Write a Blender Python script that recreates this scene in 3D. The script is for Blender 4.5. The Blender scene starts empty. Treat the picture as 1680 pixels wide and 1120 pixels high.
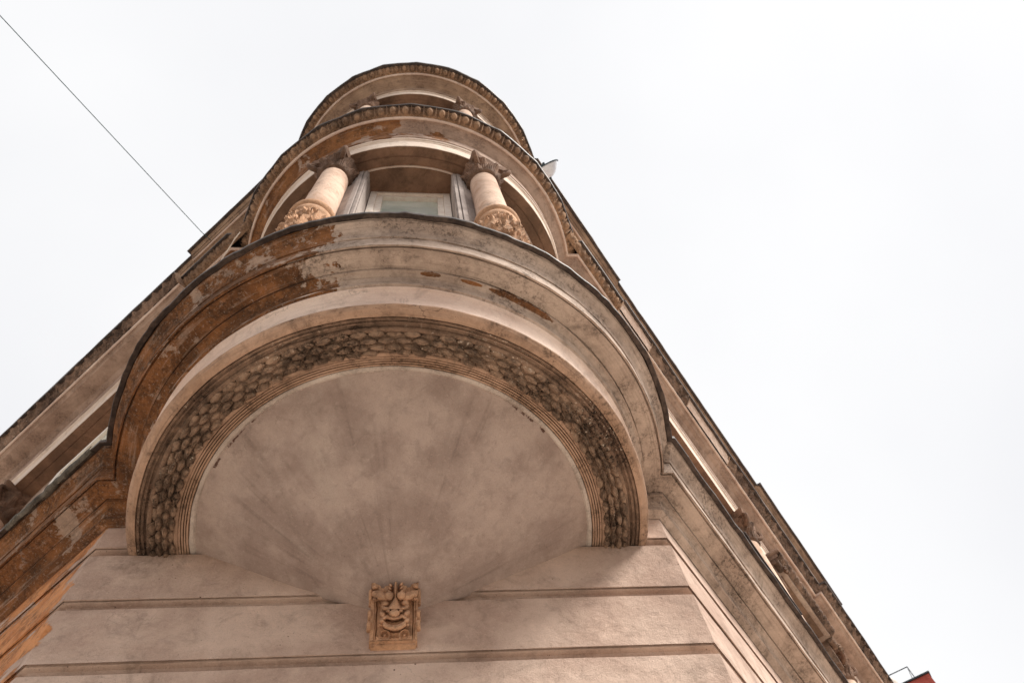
import bpy, math, random
import numpy as np
from mathutils import Matrix, Vector
random.seed(7)
rad = math.radians
scene = bpy.context.scene

# ------------------------------------------------------------------ camera
CAM = np.array([0.1771, -2.8211, 1.6])
cd = bpy.data.cameras.new("camera"); cam = bpy.data.objects.new("camera", cd)
scene.collection.objects.link(cam)
R_ = Vector((0.99437677, -0.04615411, -0.09531341)); U_ = Vector((-0.00698094, -0.92664117, 0.37588218)); F_ = Vector((0.10566984, 0.37310313, 0.92175265))
U_ = Vector((-0.00698094, -0.92664117, 0.37588218)); U_.normalize(); F_.normalize()
if R_.cross(U_).dot(F_) > 0: pass
cam.matrix_world = Matrix(((R_.x, U_.x, -F_.x, CAM[0]), (R_.y, U_.y, -F_.y, CAM[1]), (R_.z, U_.z, -F_.z, CAM[2]), (0, 0, 0, 1)))
cd.sensor_width = 36; cd.lens = 28.9705; cd.clip_end = 2000; cd.clip_start = .05
cd.dof.use_dof = True; cd.dof.focus_distance = 4.7; cd.dof.aperture_fstop = 5.0
scene.camera = cam

# ------------------------------------------------------------------ sky, sun, exposure
SUN_AZ, SUN_EL = 58.0, 46.0          # azimuth: degrees from -y towards +x
w = bpy.data.worlds.new("World"); scene.world = w; w.use_nodes = True
nt = w.node_tree; nt.nodes.clear()
out = nt.nodes.new("ShaderNodeOutputWorld"); bg = nt.nodes.new("ShaderNodeBackground")
sky = nt.nodes.new("ShaderNodeTexSky"); sky.sky_type = 'NISHITA'; sky.sun_disc = False
sky.sun_elevation = rad(SUN_EL); sky.sun_rotation = rad(180 - SUN_AZ); sky.dust_density = 3
hs = nt.nodes.new("ShaderNodeHueSaturation"); hs.inputs['Saturation'].default_value = .35
tc = nt.nodes.new("ShaderNodeTexCoord"); no = nt.nodes.new("ShaderNodeTexNoise")
no.inputs['Scale'].default_value = 1.0; no.inputs['Detail'].default_value = 5; no.inputs['Roughness'].default_value = .45
cr = nt.nodes.new("ShaderNodeValToRGB")
cr.color_ramp.elements[0].position = .30; cr.color_ramp.elements[0].color = (6.5, 6.55, 6.85, 1)
cr.color_ramp.elements[1].position = .62; cr.color_ramp.elements[1].color = (8.1, 8.1, 8.15, 1)
mx = nt.nodes.new("ShaderNodeMix"); mx.data_type = 'RGBA'; mx.inputs[0].default_value = .93
nt.links.new(tc.outputs['Generated'], no.inputs['Vector']); nt.links.new(no.outputs['Fac'], cr.inputs['Fac'])
nt.links.new(sky.outputs[0], hs.inputs['Color']); nt.links.new(hs.outputs[0], mx.inputs[6]); nt.links.new(cr.outputs[0], mx.inputs[7])
nt.links.new(mx.outputs[2], bg.inputs['Color']); bg.inputs['Strength'].default_value = .078
nt.links.new(bg.outputs[0], out.inputs['Surface'])
sd = bpy.data.lights.new("sun", 'SUN'); sd.energy = 3.2; sd.angle = rad(18); sd.color = (1, .97, .91)
sun = bpy.data.objects.new("sun", sd); scene.collection.objects.link(sun)
sdir = Vector((math.sin(rad(SUN_AZ)) * math.cos(rad(SUN_EL)), -math.cos(rad(SUN_AZ)) * math.cos(rad(SUN_EL)), math.sin(rad(SUN_EL))))
sun.rotation_euler = sdir.to_track_quat('Z', 'Y').to_euler()
sun.location = sdir * 60
scene.view_settings.view_transform = 'Standard'; scene.view_settings.look = 'None'
scene.view_settings.exposure = 0.74; scene.view_settings.gamma = 1

# ------------------------------------------------------------------ numpy noise
def _h(i, j, k):
    n = (i * 374761393 + j * 668265263 + k * 2147483647 * 3 + 1274126177) & 0xffffffff
    n = ((n ^ (n >> 13)) * 1274126177) & 0xffffffff
    return ((n ^ (n >> 16)) & 0xffff) / 65535.0
def vnoise(x, y, z=0.0):
    x, y, z = np.broadcast_arrays(np.asarray(x, float), np.asarray(y, float), np.asarray(z, float))
    i, j, k = [np.floor(a).astype(np.int64) for a in (x, y, z)]
    f = [a - np.floor(a) for a in (x, y, z)]; f = [a * a * (3 - 2 * a) for a in f]
    r = 0
    for a in (0, 1):
        for b in (0, 1):
            for c in (0, 1):
                r = r + _h(i + a, j + b, k + c) * (f[0] if a else 1 - f[0]) * (f[1] if b else 1 - f[1]) * (f[2] if c else 1 - f[2])
    return r * 2 - 1
def fbm(x, y, z=0.0, o=3):
    return sum(vnoise(x * 2 ** n, y * 2 ** n, z * 2 ** n) / 2 ** n for n in range(o)) / 1.75

# ------------------------------------------------------------------ materials
def lin(c):
    return tuple(((v / 255) / 12.92 if v / 255 <= .04045 else ((v / 255 + .055) / 1.055) ** 2.4) for v in c) + (1,)
class NT:
    def __init__(s, name):
        s.m = bpy.data.materials.new(name); s.m.use_nodes = True; s.t = s.m.node_tree; s.t.nodes.clear()
        s.o = s.n("ShaderNodeOutputMaterial"); s.b = s.n("ShaderNodeBsdfPrincipled"); s.l(s.b.outputs[0], s.o.inputs[0])
        s.tc = s.n("ShaderNodeTexCoord")
    def n(s, ty, **k):
        q = s.t.nodes.new(ty)
        for a, v in k.items(): setattr(q, a, v)
        return q
    def l(s, a, b): s.t.links.new(a, b)
    def noise(s, vec, scale, detail=6, rough=.6, dist=0):
        q = s.n("ShaderNodeTexNoise"); q.inputs['Scale'].default_value = scale; q.inputs['Detail'].default_value = detail
        q.inputs['Roughness'].default_value = rough; q.inputs['Distortion'].default_value = dist
        s.l(vec, q.inputs['Vector']); return q.outputs['Fac']
    def ramp(s, f, a, b, inv=False):
        q = s.n("ShaderNodeMapRange", interpolation_type='SMOOTHSTEP'); q.inputs[1].default_value = a; q.inputs[2].default_value = b
        q.inputs[3].default_value = 1 if inv else 0; q.inputs[4].default_value = 0 if inv else 1
        s.l(f, q.inputs[0]); return q.outputs[0]
    def mul(s, a, b, op='MULTIPLY'):
        q = s.n("ShaderNodeMath", operation=op)
        for i, v in enumerate((a, b)):
            if v is None: continue
            if isinstance(v, (int, float)): q.inputs[i].default_value = v
            else: s.l(v, q.inputs[i])
        return q.outputs[0]
    def mix(s, f, a, b):
        q = s.n("ShaderNodeMix", data_type='RGBA')
        for i, v in ((0, f), (6, a), (7, b)):
            if isinstance(v, (int, float)): q.inputs[i].default_value = v
            elif isinstance(v, tuple): q.inputs[i].default_value = v
            else: s.l(v, q.inputs[i])
        return q.outputs[2]
    def scaled(s, vec, sc):
        q = s.n("ShaderNodeMapping"); q.inputs['Scale'].default_value = sc; s.l(vec, q.inputs[0]); return q.outputs[0]

def stucco(name, c1, c2, dirt=.35, dirtcol=(52, 42, 36), streak=0.0, speck=.5, crack=.4, pale=0.0, bump=.5, peel=None, peelcol=((158, 96, 48), (120, 66, 32)), soot=.0, grime=.0, dots=.0, fan=.0, blot=1.0, scale=1.0, dscale=3.2):
    k = NT(name); P = k.tc.outputs['Object']; UV = k.tc.outputs['UV']
    col = k.mix(k.ramp(k.noise(P, 1.7 * scale, 7, .62), .36, .64), lin(c1), lin(c2))
    # broad blotches and fine mottling
    dk = tuple(v * .74 for v in c2); lt = tuple(min(255, v * 1.12) for v in c1)
    col = k.mix(k.mul(k.ramp(k.noise(P, 7 * scale, 9, .7, .6), .50, .72), .55 * blot), col, lin(dk))
    col = k.mix(k.mul(k.ramp(k.noise(k.scaled(P, (1, 1, 1.3)), 4.1 * scale, 8, .65), .54, .74), .5 * blot), col, lin(lt))
    peelf = None
    if peel:
        peelf = peel(k, P)
        wear = k.mul(k.ramp(k.noise(P, 5.5, 9, .72, .5), .46, .58), k.ramp(k.noise(P, 30, 6, .8), .40, .56))
        pc = k.mix(k.ramp(k.noise(P, 6, 6, .6), .38, .62), lin(peelcol[0]), lin(peelcol[1]))
        pc = k.mix(k.mul(wear, .62), pc, lin(tuple(v * .46 + 8 for v in peelcol[1])))
        col = k.mix(peelf, col, pc)
    if streak:
        st = k.noise(k.scaled(UV, (1.6, 62, 1)), 1.0, 7, .7)
        col = k.mix(k.mul(k.ramp(st, .50, .74), streak), col, lin(dirtcol))
        st2 = k.noise(k.scaled(UV, (3.0, 26, 1)), 1.0, 5, .6)
        col = k.mix(k.mul(k.ramp(st2, .52, .70), streak * .55), col, lin(lt))
    # soot and damp
    d1 = k.ramp(k.noise(P, dscale, 9, .68, .8), .50, .70)
    d2 = k.ramp(k.noise(P, 24, 6, .7), .42, .62)
    dm = k.mul(d1, k.mul(k.mul(d2, .55), .45, 'ADD'))
    col = k.mix(k.mul(dm, dirt), col, lin(dirtcol))
    if soot:
        s1 = k.ramp(k.noise(P, 9, 8, .75, 1.0), .40, .62)
        col = k.mix(k.mul(s1, soot), col, lin((38, 31, 27)))
    if grime:           # clustered black specks and crusts
        g1 = k.mul(k.ramp(k.noise(P, 42, 7, .82), .49, .57), k.ramp(k.noise(P, 3.4, 5, .65), .44, .60))
        g2 = k.mul(k.ramp(k.noise(k.scaled(UV, (4, 22, 1)), 1.0, 9, .85), .54, .66), k.ramp(k.noise(P, 2.2, 4, .6), .46, .58))
        col = k.mix(k.mul(k.mul(g1, g2, 'MAXIMUM'), grime), col, lin((40, 31, 25)))
    if dots:            # small blown holes and rust spots
        vd = k.n("ShaderNodeTexVoronoi"); vd.inputs['Scale'].default_value = 13; k.l(P, vd.inputs['Vector'])
        df = k.mul(k.ramp(vd.outputs['Distance'], .035, .075, True), k.ramp(k.noise(P, 2.6, 3), .46, .56))
        col = k.mix(k.mul(df, dots), col, lin((70, 44, 32)))
    if fan:             # trowel marks that radiate from the bracket; rust line under the rim
        fs = k.noise(k.scaled(UV, (4.2, .55, 1)), 1.0, 5, .6); fs2 = k.noise(k.scaled(UV, (13, .9, 1)), 1.0, 4, .55)
        col = k.mix(k.mul(k.mul(k.ramp(fs, .46, .72), k.ramp(k.noise(P, 2.6, 5, .6), .40, .66)), fan), col, lin((190, 174, 162)))
        col = k.mix(k.mul(k.mul(k.ramp(fs2, .50, .74), k.ramp(k.noise(P, 3.7, 5, .6), .42, .66)), fan), col, lin((104, 88, 80)))
        su = k.n("ShaderNodeSeparateXYZ"); k.l(UV, su.inputs[0])
        edge = k.mul(k.ramp(k.mul(su.outputs[1], k.mul(k.noise(P, 30, 4, .7), .03), 'ADD'), .999, 1.003), k.ramp(k.noise(k.scaled(UV, (6, 2, 1)), 1.0, 8, .75), .50, .52))
        side = k.mul(k.mul(k.ramp(su.outputs[0], -1.12, -1.08), k.ramp(su.outputs[0], -.74, -.70, True)), k.mul(k.ramp(su.outputs[0], .58, .62), k.ramp(su.outputs[0], .84, .88, True)), 'ADD')
        col = k.mix(k.mul(k.mul(edge, side), .9), col, lin((74, 44, 32)))
    if pale:
        pf = k.mul(k.ramp(k.noise(P, 52, 5, .75), .585, .65), k.ramp(k.noise(P, 3.8, 4, .6), .47, .60))
        col = k.mix(k.mul(pf, pale), col, lin((214, 196, 178)))
    if speck:
        sp = k.mul(k.ramp(k.noise(P, 95, 3, .6), .66, .72), k.ramp(k.noise(P, 6, 3), .45, .6))
        col = k.mix(k.mul(sp, speck), col, lin((44, 30, 22)))
    if crack:
        vo = k.n("ShaderNodeTexVoronoi", feature='DISTANCE_TO_EDGE'); vo.inputs['Scale'].default_value = 2.3
        nz = k.n("ShaderNodeTexNoise"); nz.inputs['Scale'].default_value = 7; nz.inputs['Detail'].default_value = 5; k.l(P, nz.inputs['Vector'])
        ad = k.n("ShaderNodeVectorMath", operation='MULTIPLY_ADD'); k.l(nz.outputs['Color'], ad.inputs[0]); ad.inputs[1].default_value = (.35, .35, .35); k.l(P, ad.inputs[2])
        k.l(ad.outputs[0], vo.inputs['Vector'])
        cf = k.mul(k.ramp(vo.outputs['Distance'], .0, .012, True), k.ramp(k.noise(P, 1.9, 3), .52, .6))
        col = k.mix(k.mul(cf, crack), col, lin((40, 30, 25)))
    gr = k.noise(P, 210, 3, .65); gr2 = k.noise(P, 70, 4, .7)        # sandy grain of the render
    col = k.mix(k.mul(k.ramp(gr, .50, .72), .30), col, lin(tuple(v * .66 for v in c2)))
    col = k.mix(k.mul(k.ramp(gr2, .54, .72), .26), col, lin(tuple(min(250, v * 1.14) for v in c1)))
    k.l(col, k.b.inputs['Base Color']); k.b.inputs['Roughness'].default_value = .93
    k.b.inputs['Specular IOR Level'].default_value = .22
    h = k.mul(k.mul(k.noise(P, 130, 5, .7), .30), k.mul(k.noise(P, 16, 6, .6), .8), 'ADD')
    if peelf is not None: h = k.mul(h, k.mul(peelf, -.35), 'ADD')
    bp = k.n("ShaderNodeBump"); bp.inputs['Strength'].default_value = bump; bp.inputs['Distance'].default_value = .012
    k.l(h, bp.inputs['Height']); k.l(bp.outputs[0], k.b.inputs['Normal'])
    return k.m

AX = 0.026
def polar(k, P):
    s = k.n("ShaderNodeSeparateXYZ"); k.l(P, s.inputs[0])
    x = k.mul(s.outputs[0], -AX, 'ADD'); y = k.mul(s.outputs[1], -1.0)
    a = k.mul(k.mul(x, y, 'ARCTAN2'), 57.2958)
    r = k.mul(k.mul(k.mul(x, x), k.mul(y, y), 'ADD'), .5, 'POWER')
    return a, r
def peel_a(k, P):       # ochre coat laid bare left of the bow, small islands of it on the right
    a, r = polar(k, P)
    n = k.mul(k.mul(k.noise(P, 4.5, 7, .65), -.5, 'ADD'), 46)
    left = k.ramp(k.mul(a, n, 'ADD'), -15.5, -14.3, True)
    holes = k.mul(k.mul(k.ramp(k.noise(P, 4.2, 10, .72), .565, .60, True), .62), .38, 'ADD')
    m = k.mul(left, holes)
    nn = k.mul(k.mul(k.noise(P, 16, 8, .7), -.5, 'ADD'), 3.0)
    for ac, aw, rc, rw in ((6.9, 2.2, 1.499, .012), (15.6, 2.5, 1.499, .011), (27.5, 8.0, 1.497, .015)):
        q1 = k.mul(k.mul(a, -ac, 'ADD'), 1 / aw); q2 = k.mul(k.mul(r, -rc, 'ADD'), 1 / rw)
        d = k.mul(k.mul(k.mul(q1, q1), k.mul(q1, q1)), k.mul(q2, q2), 'ADD')
        m = k.mul(m, k.ramp(k.mul(d, nn, 'ADD'), .9, 1.05, True), 'MAXIMUM')
    return m
def peel_b(k, P):
    a, r = polar(k, P)
    n = k.mul(k.mul(k.noise(P, 5, 6, .6), -.5, 'ADD'), 40)
    left = k.mul(k.ramp(k.mul(a, n, 'ADD'), -6, -4, True), k.ramp(r, 1.95, 2.0, True))
    a2 = k.mul(k.mul(k.mul(a, -9.5, 'ADD'), 1 / 7.0), 1.0); a2 = k.mul(a2, a2)
    r2 = k.mul(k.mul(r, -1.625, 'ADD'), 1 / .035); r2 = k.mul(r2, r2)
    isl = k.ramp(k.mul(k.mul(a2, r2, 'ADD'), k.mul(k.noise(P, 9, 7, .7), 3.2), 'ADD'), 1.85, 2.0, True)
    return k.mul(k.mul(left, k.ramp(k.noise(P, 3.1, 7, .6), .56, .59, True)), isl, 'MAXIMUM')
def peel_wall(k, P):    # the left facade's rustication still wears its ochre paint, in torn strips
    s = k.n("ShaderNodeSeparateXYZ"); k.l(P, s.inputs[0])
    n = k.mul(k.mul(k.noise(P, 3.2, 7, .62), -.5, 'ADD'), .5)
    e = k.ramp(k.mul(s.outputs[0], n, 'ADD'), -1.66, -1.63, True)
    return k.mul(e, k.ramp(k.noise(k.scaled(P, (1, 1, 4.5)), 2.2, 8, .6), .57, .60, True))

M = {}
M['rim2'] = stucco("whitewashed rim", (206, 192, 180), (182, 166, 154), dirt=.6, speck=.8, crack=.2, grime=.3, dirtcol=(110, 92, 80))
M['wall'] = stucco("weathered stucco", (209, 183, 166), (182, 154, 138), dirt=.55, speck=1, crack=.2, bump=1.2, dots=1.0, blot=.9, grime=.10, peel=peel_wall, peelcol=((212, 146, 96), (186, 120, 74)), dirtcol=(110, 92, 78))
M['cone'] = stucco("grey cement render", (182, 162, 151), (157, 137, 127), dirt=.4, dirtcol=(116, 101, 91), speck=.4, crack=.15, bump=.8, scale=2.2, fan=.56, blot=.6, dots=.2)
M['ring'] = stucco("tan moulding stucco", (190, 157, 134), (162, 130, 107), dirt=.8, streak=.6, speck=.9, crack=.6, grime=.6, dirtcol=(72, 55, 45))
M['leaf'] = stucco("sooty carved plaster", (180, 150, 127), (140, 114, 95), dirt=.85, soot=.68, grime=1.0, pale=1.0, speck=.6, crack=0, bump=1.4, dscale=8)
M['cyma'] = stucco("pale stucco", (232, 208, 192), (214, 186, 170), dirt=.4, streak=.3, speck=.4, crack=.3, dirtcol=(132, 108, 92))
M['corn'] = stucco("cornice stucco", (198, 176, 160), (168, 146, 131), dirt=.65, streak=.45, speck=.7, crack=.3, grime=.6, pale=.25, dots=.5, blot=.9, peel=peel_a, peelcol=((146, 97, 60), (108, 71, 44)), dirtcol=(62, 48, 39), soot=.12)
M['ring2'] = stucco("sooty streaked moulding", (160, 131, 110), (120, 95, 79), dirt=.85, streak=.9, speck=.8, soot=.5, grime=1.0, crack=.3, pale=.9, dirtcol=(50, 39, 31))
M['corn2'] = stucco("upper cornice stucco", (192, 165, 148), (162, 135, 119), dirt=.6, streak=.4, speck=.4, crack=.3, grime=.35, peel=peel_b, peelcol=((160, 110, 70), (126, 84, 54)), dirtcol=(76, 60, 48))
M['corn3'] = stucco("top cornice stucco", (186, 156, 132), (152, 124, 104), dirt=.7, streak=.5, speck=.4, crack=.2, grime=.4, dirtcol=(84, 64, 52))
M['egg'] = stucco("egg and dart plaster", (190, 152, 122), (146, 116, 94), dirt=.9, soot=.4, grime=.5, speck=.3, crack=0, bump=.6, dscale=2.2)
M['frieze'] = stucco("blackened carved plaster", (160, 130, 110), (118, 94, 80), dirt=.95, soot=.5, grime=.9, pale=.9, speck=.3, crack=0, bump=1.0, dscale=5)
M['white'] = stucco("fascia with painted sky light", (232, 212, 196), (214, 192, 175), dirt=.25, speck=.2, crack=.2, dirtcol=(150, 120, 95))  # sky light on the upright fascia is put into this white tone
M['shaft'] = stucco("pink plaster shaft", (226, 196, 174), (198, 166, 145), dirt=.7, speck=.5, crack=.4, dirtcol=(166, 120, 88), bump=.6, dscale=4, dots=.4, grime=.1)
M['cap'] = stucco("grimy capital plaster", (150, 118, 98), (112, 86, 70), dirt=.8, soot=.4, speck=.2, crack=0, bump=.8)
M['drum'] = stucco("ochre carved plaster", (222, 178, 144), (190, 144, 110), dirt=.6, soot=.3, grime=.8, speck=.2, crack=0, bump=.8, pale=.5)
M['jamb'] = stucco("grey stone paint", (186, 172, 164), (152, 138, 131), dirt=.5, speck=.3, crack=.3, dirtcol=(84, 74, 70))
M['mask'] = stucco("weathered plaster carving", (220, 176, 142), (192, 148, 116), dirt=.6, soot=.25, grime=.4, speck=.4, crack=0, bump=.7, dirtcol=(104, 80, 66), dscale=7)
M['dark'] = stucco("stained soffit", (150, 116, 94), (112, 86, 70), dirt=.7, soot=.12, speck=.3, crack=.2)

def metal(name, c1, c2, rough=.55, met=.3):
    k = NT(name); P = k.tc.outputs['Object']
    col = k.mix(k.ramp(k.noise(P, 14, 7, .7), .4, .65), lin(c1), lin(c2)); k.l(col, k.b.inputs['Base Color'])
    k.b.inputs['Metallic'].default_value = met; k.b.inputs['Roughness'].default_value = rough
    bp = k.n("ShaderNodeBump"); bp.inputs['Strength'].default_value = .4; bp.inputs['Distance'].default_value = .006
    k.l(k.noise(P, 20, 5), bp.inputs['Height']); k.l(bp.outputs[0], k.b.inputs['Normal'])
    return k.m
M['flash'] = metal("weathered sheet metal", (58, 48, 44), (92, 78, 70))
M['lichen'] = stucco("lichened stone edge", (140, 132, 120), (80, 74, 68), dirt=.8, soot=.6, pale=.5, speck=0, crack=0, bump=1, dscale=8)
M['dish'] = metal("dish enamel", (232, 236, 244), (214, 218, 228), .4, 0)
M['rim'] = metal("dark rim", (40, 52, 58), (60, 70, 76), .4, .4)
M['wire'] = metal("cable sheath", (30, 62, 66), (48, 92, 96), .5, 0)
M['paint'] = metal("cream window paint", (244, 232, 220), (230, 212, 198), .5, 0)
M['brick'] = stucco("red render", (192, 98, 84), (172, 80, 68), dirt=.4, speck=.3, crack=0)
M['rail'] = metal("railing steel", (52, 54, 56), (70, 72, 74), .4, .6)
M['wicker'] = metal("pale wicker", (205, 190, 178), (170, 150, 138), .7, 0)
M['twig'] = metal("bark", (88, 70, 58), (66, 52, 44), .9, 0)
M['pave'] = stucco("paving", (204, 194, 182), (188, 178, 166), dirt=.3, speck=.3, crack=0, bump=.4)
M['asph'] = stucco("asphalt", (122, 114, 106), (104, 98, 90), dirt=.3, speck=.3, crack=0, bump=.4)
k = NT("window glass"); P = k.tc.outputs['Object']
k.l(k.mix(k.ramp(k.noise(P, 5, 4), .35, .65), lin((196, 208, 198)), lin((216, 224, 216))), k.b.inputs['Base Color'])
k.b.inputs['Roughness'].default_value = .16; k.b.inputs['Coat Weight'].default_value = .5; M['glass'] = k.m
k = NT("glass balustrade"); k.b.inputs['Transmission Weight'].default_value = .85; k.b.inputs['Roughness'].default_value = .05
k.b.inputs['Base Color'].default_value = (.8, .88, .9, 1); M['clear'] = k.m
k = NT("dark opening"); k.b.inputs['Base Color'].default_value = (.02, .018, .016, 1); k.b.inputs['Roughness'].default_value = .7; M['void'] = k.m

# ------------------------------------------------------------------ mesh helpers
def link(o, parent=None):
    scene.collection.objects.link(o)
    if parent is not None: o.parent = parent
    return o
def mesh(name, V, F, mat, parent=None, uv=None, smooth=True, ang=35, loc=None):
    me = bpy.data.meshes.new(name); me.from_pydata([tuple(map(float, v)) for v in V], [], [tuple(int(i) for i in f) for f in F])
    if uv is not None:
        l = me.uv_layers.new(name="UVMap"); idx = np.empty(len(me.loops), np.int32); me.loops.foreach_get('vertex_index', idx)
        l.data.foreach_set('uv', np.asarray(uv, np.float32)[idx].ravel())
    me.validate()
    if smooth:
        me.polygons.foreach_set('use_smooth', [True] * len(me.polygons)); me.set_sharp_from_angle(angle=rad(ang))
    me.materials.append(mat); me.update()
    return link(bpy.data.objects.new(name, me), parent)
class MB:
    def __init__(s): s.V = []; s.F = []
    def add(s, V, F):
        b = len(s.V); s.V += [tuple(v) for v in V]; s.F += [tuple(i + b for i in f) for f in F]
    def box(s, c, x, y, z, ax=None):
        """box by centre, half sizes and axes"""
        ax = ax or (Vector((1, 0, 0)), Vector((0, 1, 0)), Vector((0, 0, 1))); c = Vector(c)
        V = [c + ax[0] * (x * i) + ax[1] * (y * j) + ax[2] * (z * k) for i in (-1, 1) for j in (-1, 1) for k in (-1, 1)]
        s.add(V, [(0, 1, 3, 2), (4, 6, 7, 5), (0, 4, 5, 1), (2, 3, 7, 6), (0, 2, 6, 4), (1, 5, 7, 3)])
    def tube(s, pts, r, n=8):
        pts = [Vector(p) for p in pts]; N = len(pts); rr = r if hasattr(r, '__len__') else [r] * N; V = []
        for i, p in enumerate(pts):
            t = (pts[min(i + 1, N - 1)] - pts[max(i - 1, 0)]).normalized(); a = t.orthogonal().normalized()
            if i and a.dot(pa) < 0: a = -a
            if i: a = (pa - t * pa.dot(t)).normalized()
            pa = a; b = t.cross(a)
            V += [p + (a * math.cos(2 * math.pi * q / n) + b * math.sin(2 * math.pi * q / n)) * rr[i] for q in range(n)]
        F = [(i * n + q, i * n + (q + 1) % n, (i + 1) * n + (q + 1) % n, (i + 1) * n + q) for i in range(N - 1) for q in range(n)]
        F += [tuple(range(n))[::-1], tuple((N - 1) * n + q for q in range(n))]
        s.add(V, F)
    def build(s, name, mat, parent=None, ang=35, smooth=True): return mesh(name, s.V, s.F, mat, parent, smooth=smooth, ang=ang)
def grid_faces(n, m, closed=False):
    i, j = np.meshgrid(np.arange(n - (0 if closed else 1)), np.arange(m - 1), indexing='ij'); i2 = (i + 1) % n
    return np.stack([i * m + j, i2 * m + j, i2 * m + j + 1, i * m + j + 1], -1).reshape(-1, 4)
def lathe(prof, center, n=40, hfun=None):
    prof = np.array(prof, float); th = np.linspace(0, 2 * np.pi, n, endpoint=False)
    Rr = np.tile(prof[:, 0], (n, 1)); Z = np.tile(prof[:, 1], (n, 1)); T = np.tile(th[:, None], (1, len(prof)))
    if hfun is not None: Rr = Rr + hfun(T, Z)
    V = np.stack([center[0] + Rr * np.cos(T), center[1] + Rr * np.sin(T), Z], -1).reshape(-1, 3)
    return V, grid_faces(n, len(prof), True)

# ------------------------------------------------------------------ plan of the building
W = 1.6; aL, aR = rad(43.395), rad(52.521)
uL = np.array([-math.cos(aL), math.sin(aL)]); nL = np.array([-math.sin(aL), -math.cos(aL)]); PL0 = np.array([-W, 0.])
uR = np.array([math.cos(aR), math.sin(aR)]); nR = np.array([math.sin(aR), -math.cos(aR)]); PR0 = np.array([W, 0.])
SL, SR = 13.0, 19.0
RB = 1.415
def stations(far, near=.02, step=.12, breaks=()):
    s = [near]
    while s[-1] < far: s.append(s[-1] + step * (1 + .06 * s[-1]))
    s = [v for v in s if v < far] + [far]
    for b in breaks: s += [b - .001, b + .001]
    return sorted(s)
def junction(o, of, r, side):
    u, n, P0 = (uL, nL, PL0) if side == 'L' else (uR, nR, PR0); A = np.array([AX, 0.])
    sg = -1 if side == 'L' else 1
    al = aL if side == 'L' else aR
    cx = sg * (W + (of - o * math.cos(al)) / math.sin(al)); corner = np.array([cx, -o])
    if np.hypot(*(corner - A)) > r and r > abs(o):
        jx = AX + sg * math.sqrt(r * r - o * o); j = np.array([jx, -o])
        if sg * jx < sg * cx: return corner, j
    d = of - (A - P0) @ n
    t = math.sqrt(max(r * r - d * d, 0)); j = A + n * d + u * t
    return j, j
def path(o, stL, stR, fL, fR, narc=200, r=None):
    """plan line at projection o: left facade, corner, bow, corner, right facade"""
    r = RB + o if r is None else r
    pts = [PL0 + uL * s + nL * (o + fL(o, s)) for s in reversed(stL)]
    c1, j1 = junction(o, o + fL(o, stL[0]), r, 'L'); c2, j2 = junction(o, o + fR(o, stR[0]), r, 'R')
    a1 = math.atan2(j1[0] - AX, -j1[1]); a2 = math.atan2(j2[0] - AX, -j2[1])
    pts.append(c1)
    pts += [np.array([AX + r * math.sin(a), -r * math.cos(a)]) for a in np.linspace(a1, a2, narc)]
    pts.append(c2); pts += [PR0 + uR * s + nR * (o + fR(o, s)) for s in stR]
    return np.array(pts)
def flat_path(o, stL, stR, *a, **k):
    pts = [PL0 + uL * s + nL * o for s in reversed(stL)]
    cl = np.array([-(W + o * math.tan(aL / 2)), -o]); cr_ = np.array([W + o * math.tan(aR / 2), -o])
    pts += [cl * (1 - t) + cr_ * t for t in np.linspace(0, 1, 40)]; pts += [PR0 + uR * s + nR * o for s in stR]
    return np.array(pts)
def sweep(name, prof, pathf, mat, parent, hfun=None, refo=None, rough=.0015, ang=28, vsc=1.0, jitter=None):
    prof = np.array(prof, float); m = len(prof)
    L = [pathf(o) for o, z in prof]; n = len(L[0]); G = np.stack(L, 1)           # n,m,2
    D = np.stack([(pathf(o + .002) - pathf(o)) / .002 for o, z in prof], 1)
    ref = pathf(refo if refo is not None else prof[m // 2][0]); mid = n // 2
    u = np.concatenate([[0], np.cumsum(np.hypot(*np.diff(ref, axis=0).T))]); u -= u[mid]
    v = np.concatenate([[0], np.cumsum(np.hypot(*np.diff(prof, axis=0).T))])
    tg = np.gradient(prof, axis=0); tg /= np.maximum(np.hypot(*tg.T), 1e-9)[:, None]
    nrm = np.stack([tg[:, 1], -tg[:, 0]], 1)                                        # outwards / down
    Ug, Vg = np.meshgrid(u, v, indexing='ij')
    h = rough * fbm(Ug * 9, Vg * 40, 3.3) * 2 if rough else np.zeros_like(Ug)
    if hfun is not None: h = h + hfun(Ug, Vg, G)
    ho = nrm[None, :, 0] * h; hz = nrm[None, :, 1] * h
    if jitter is not None:
        jo, jz = jitter(Ug, Vg); ho = ho + jo; hz = hz + jz
    X = G + D * ho[..., None]; Z = prof[None, :, 1] + hz
    V = np.concatenate([X, Z[..., None]], -1).reshape(-1, 3)
    return mesh(name, V, grid_faces(n, m), mat, parent, uv=np.stack([Ug, Vg], -1).reshape(-1, 2), ang=ang)
def arc_path(phi0=-96, phi1=96, n=300):
    a = np.radians(np.linspace(phi0, phi1, n))
    def f(r): return np.stack([AX + r * np.sin(a), -r * np.cos(a)], 1)
    return f
def densify(prof, step=.012):
    out = [prof[0]]
    for p, q in zip(prof, prof[1:]):
        k = max(1, int(round(math.dist(p, q) / step)))
        out += [(p[0] + (q[0] - p[0]) * i / k, p[1] + (q[1] - p[1]) * i / k) for i in range(1, k + 1)]
    return out
Z0 = lambda o, s: 0.0

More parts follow.
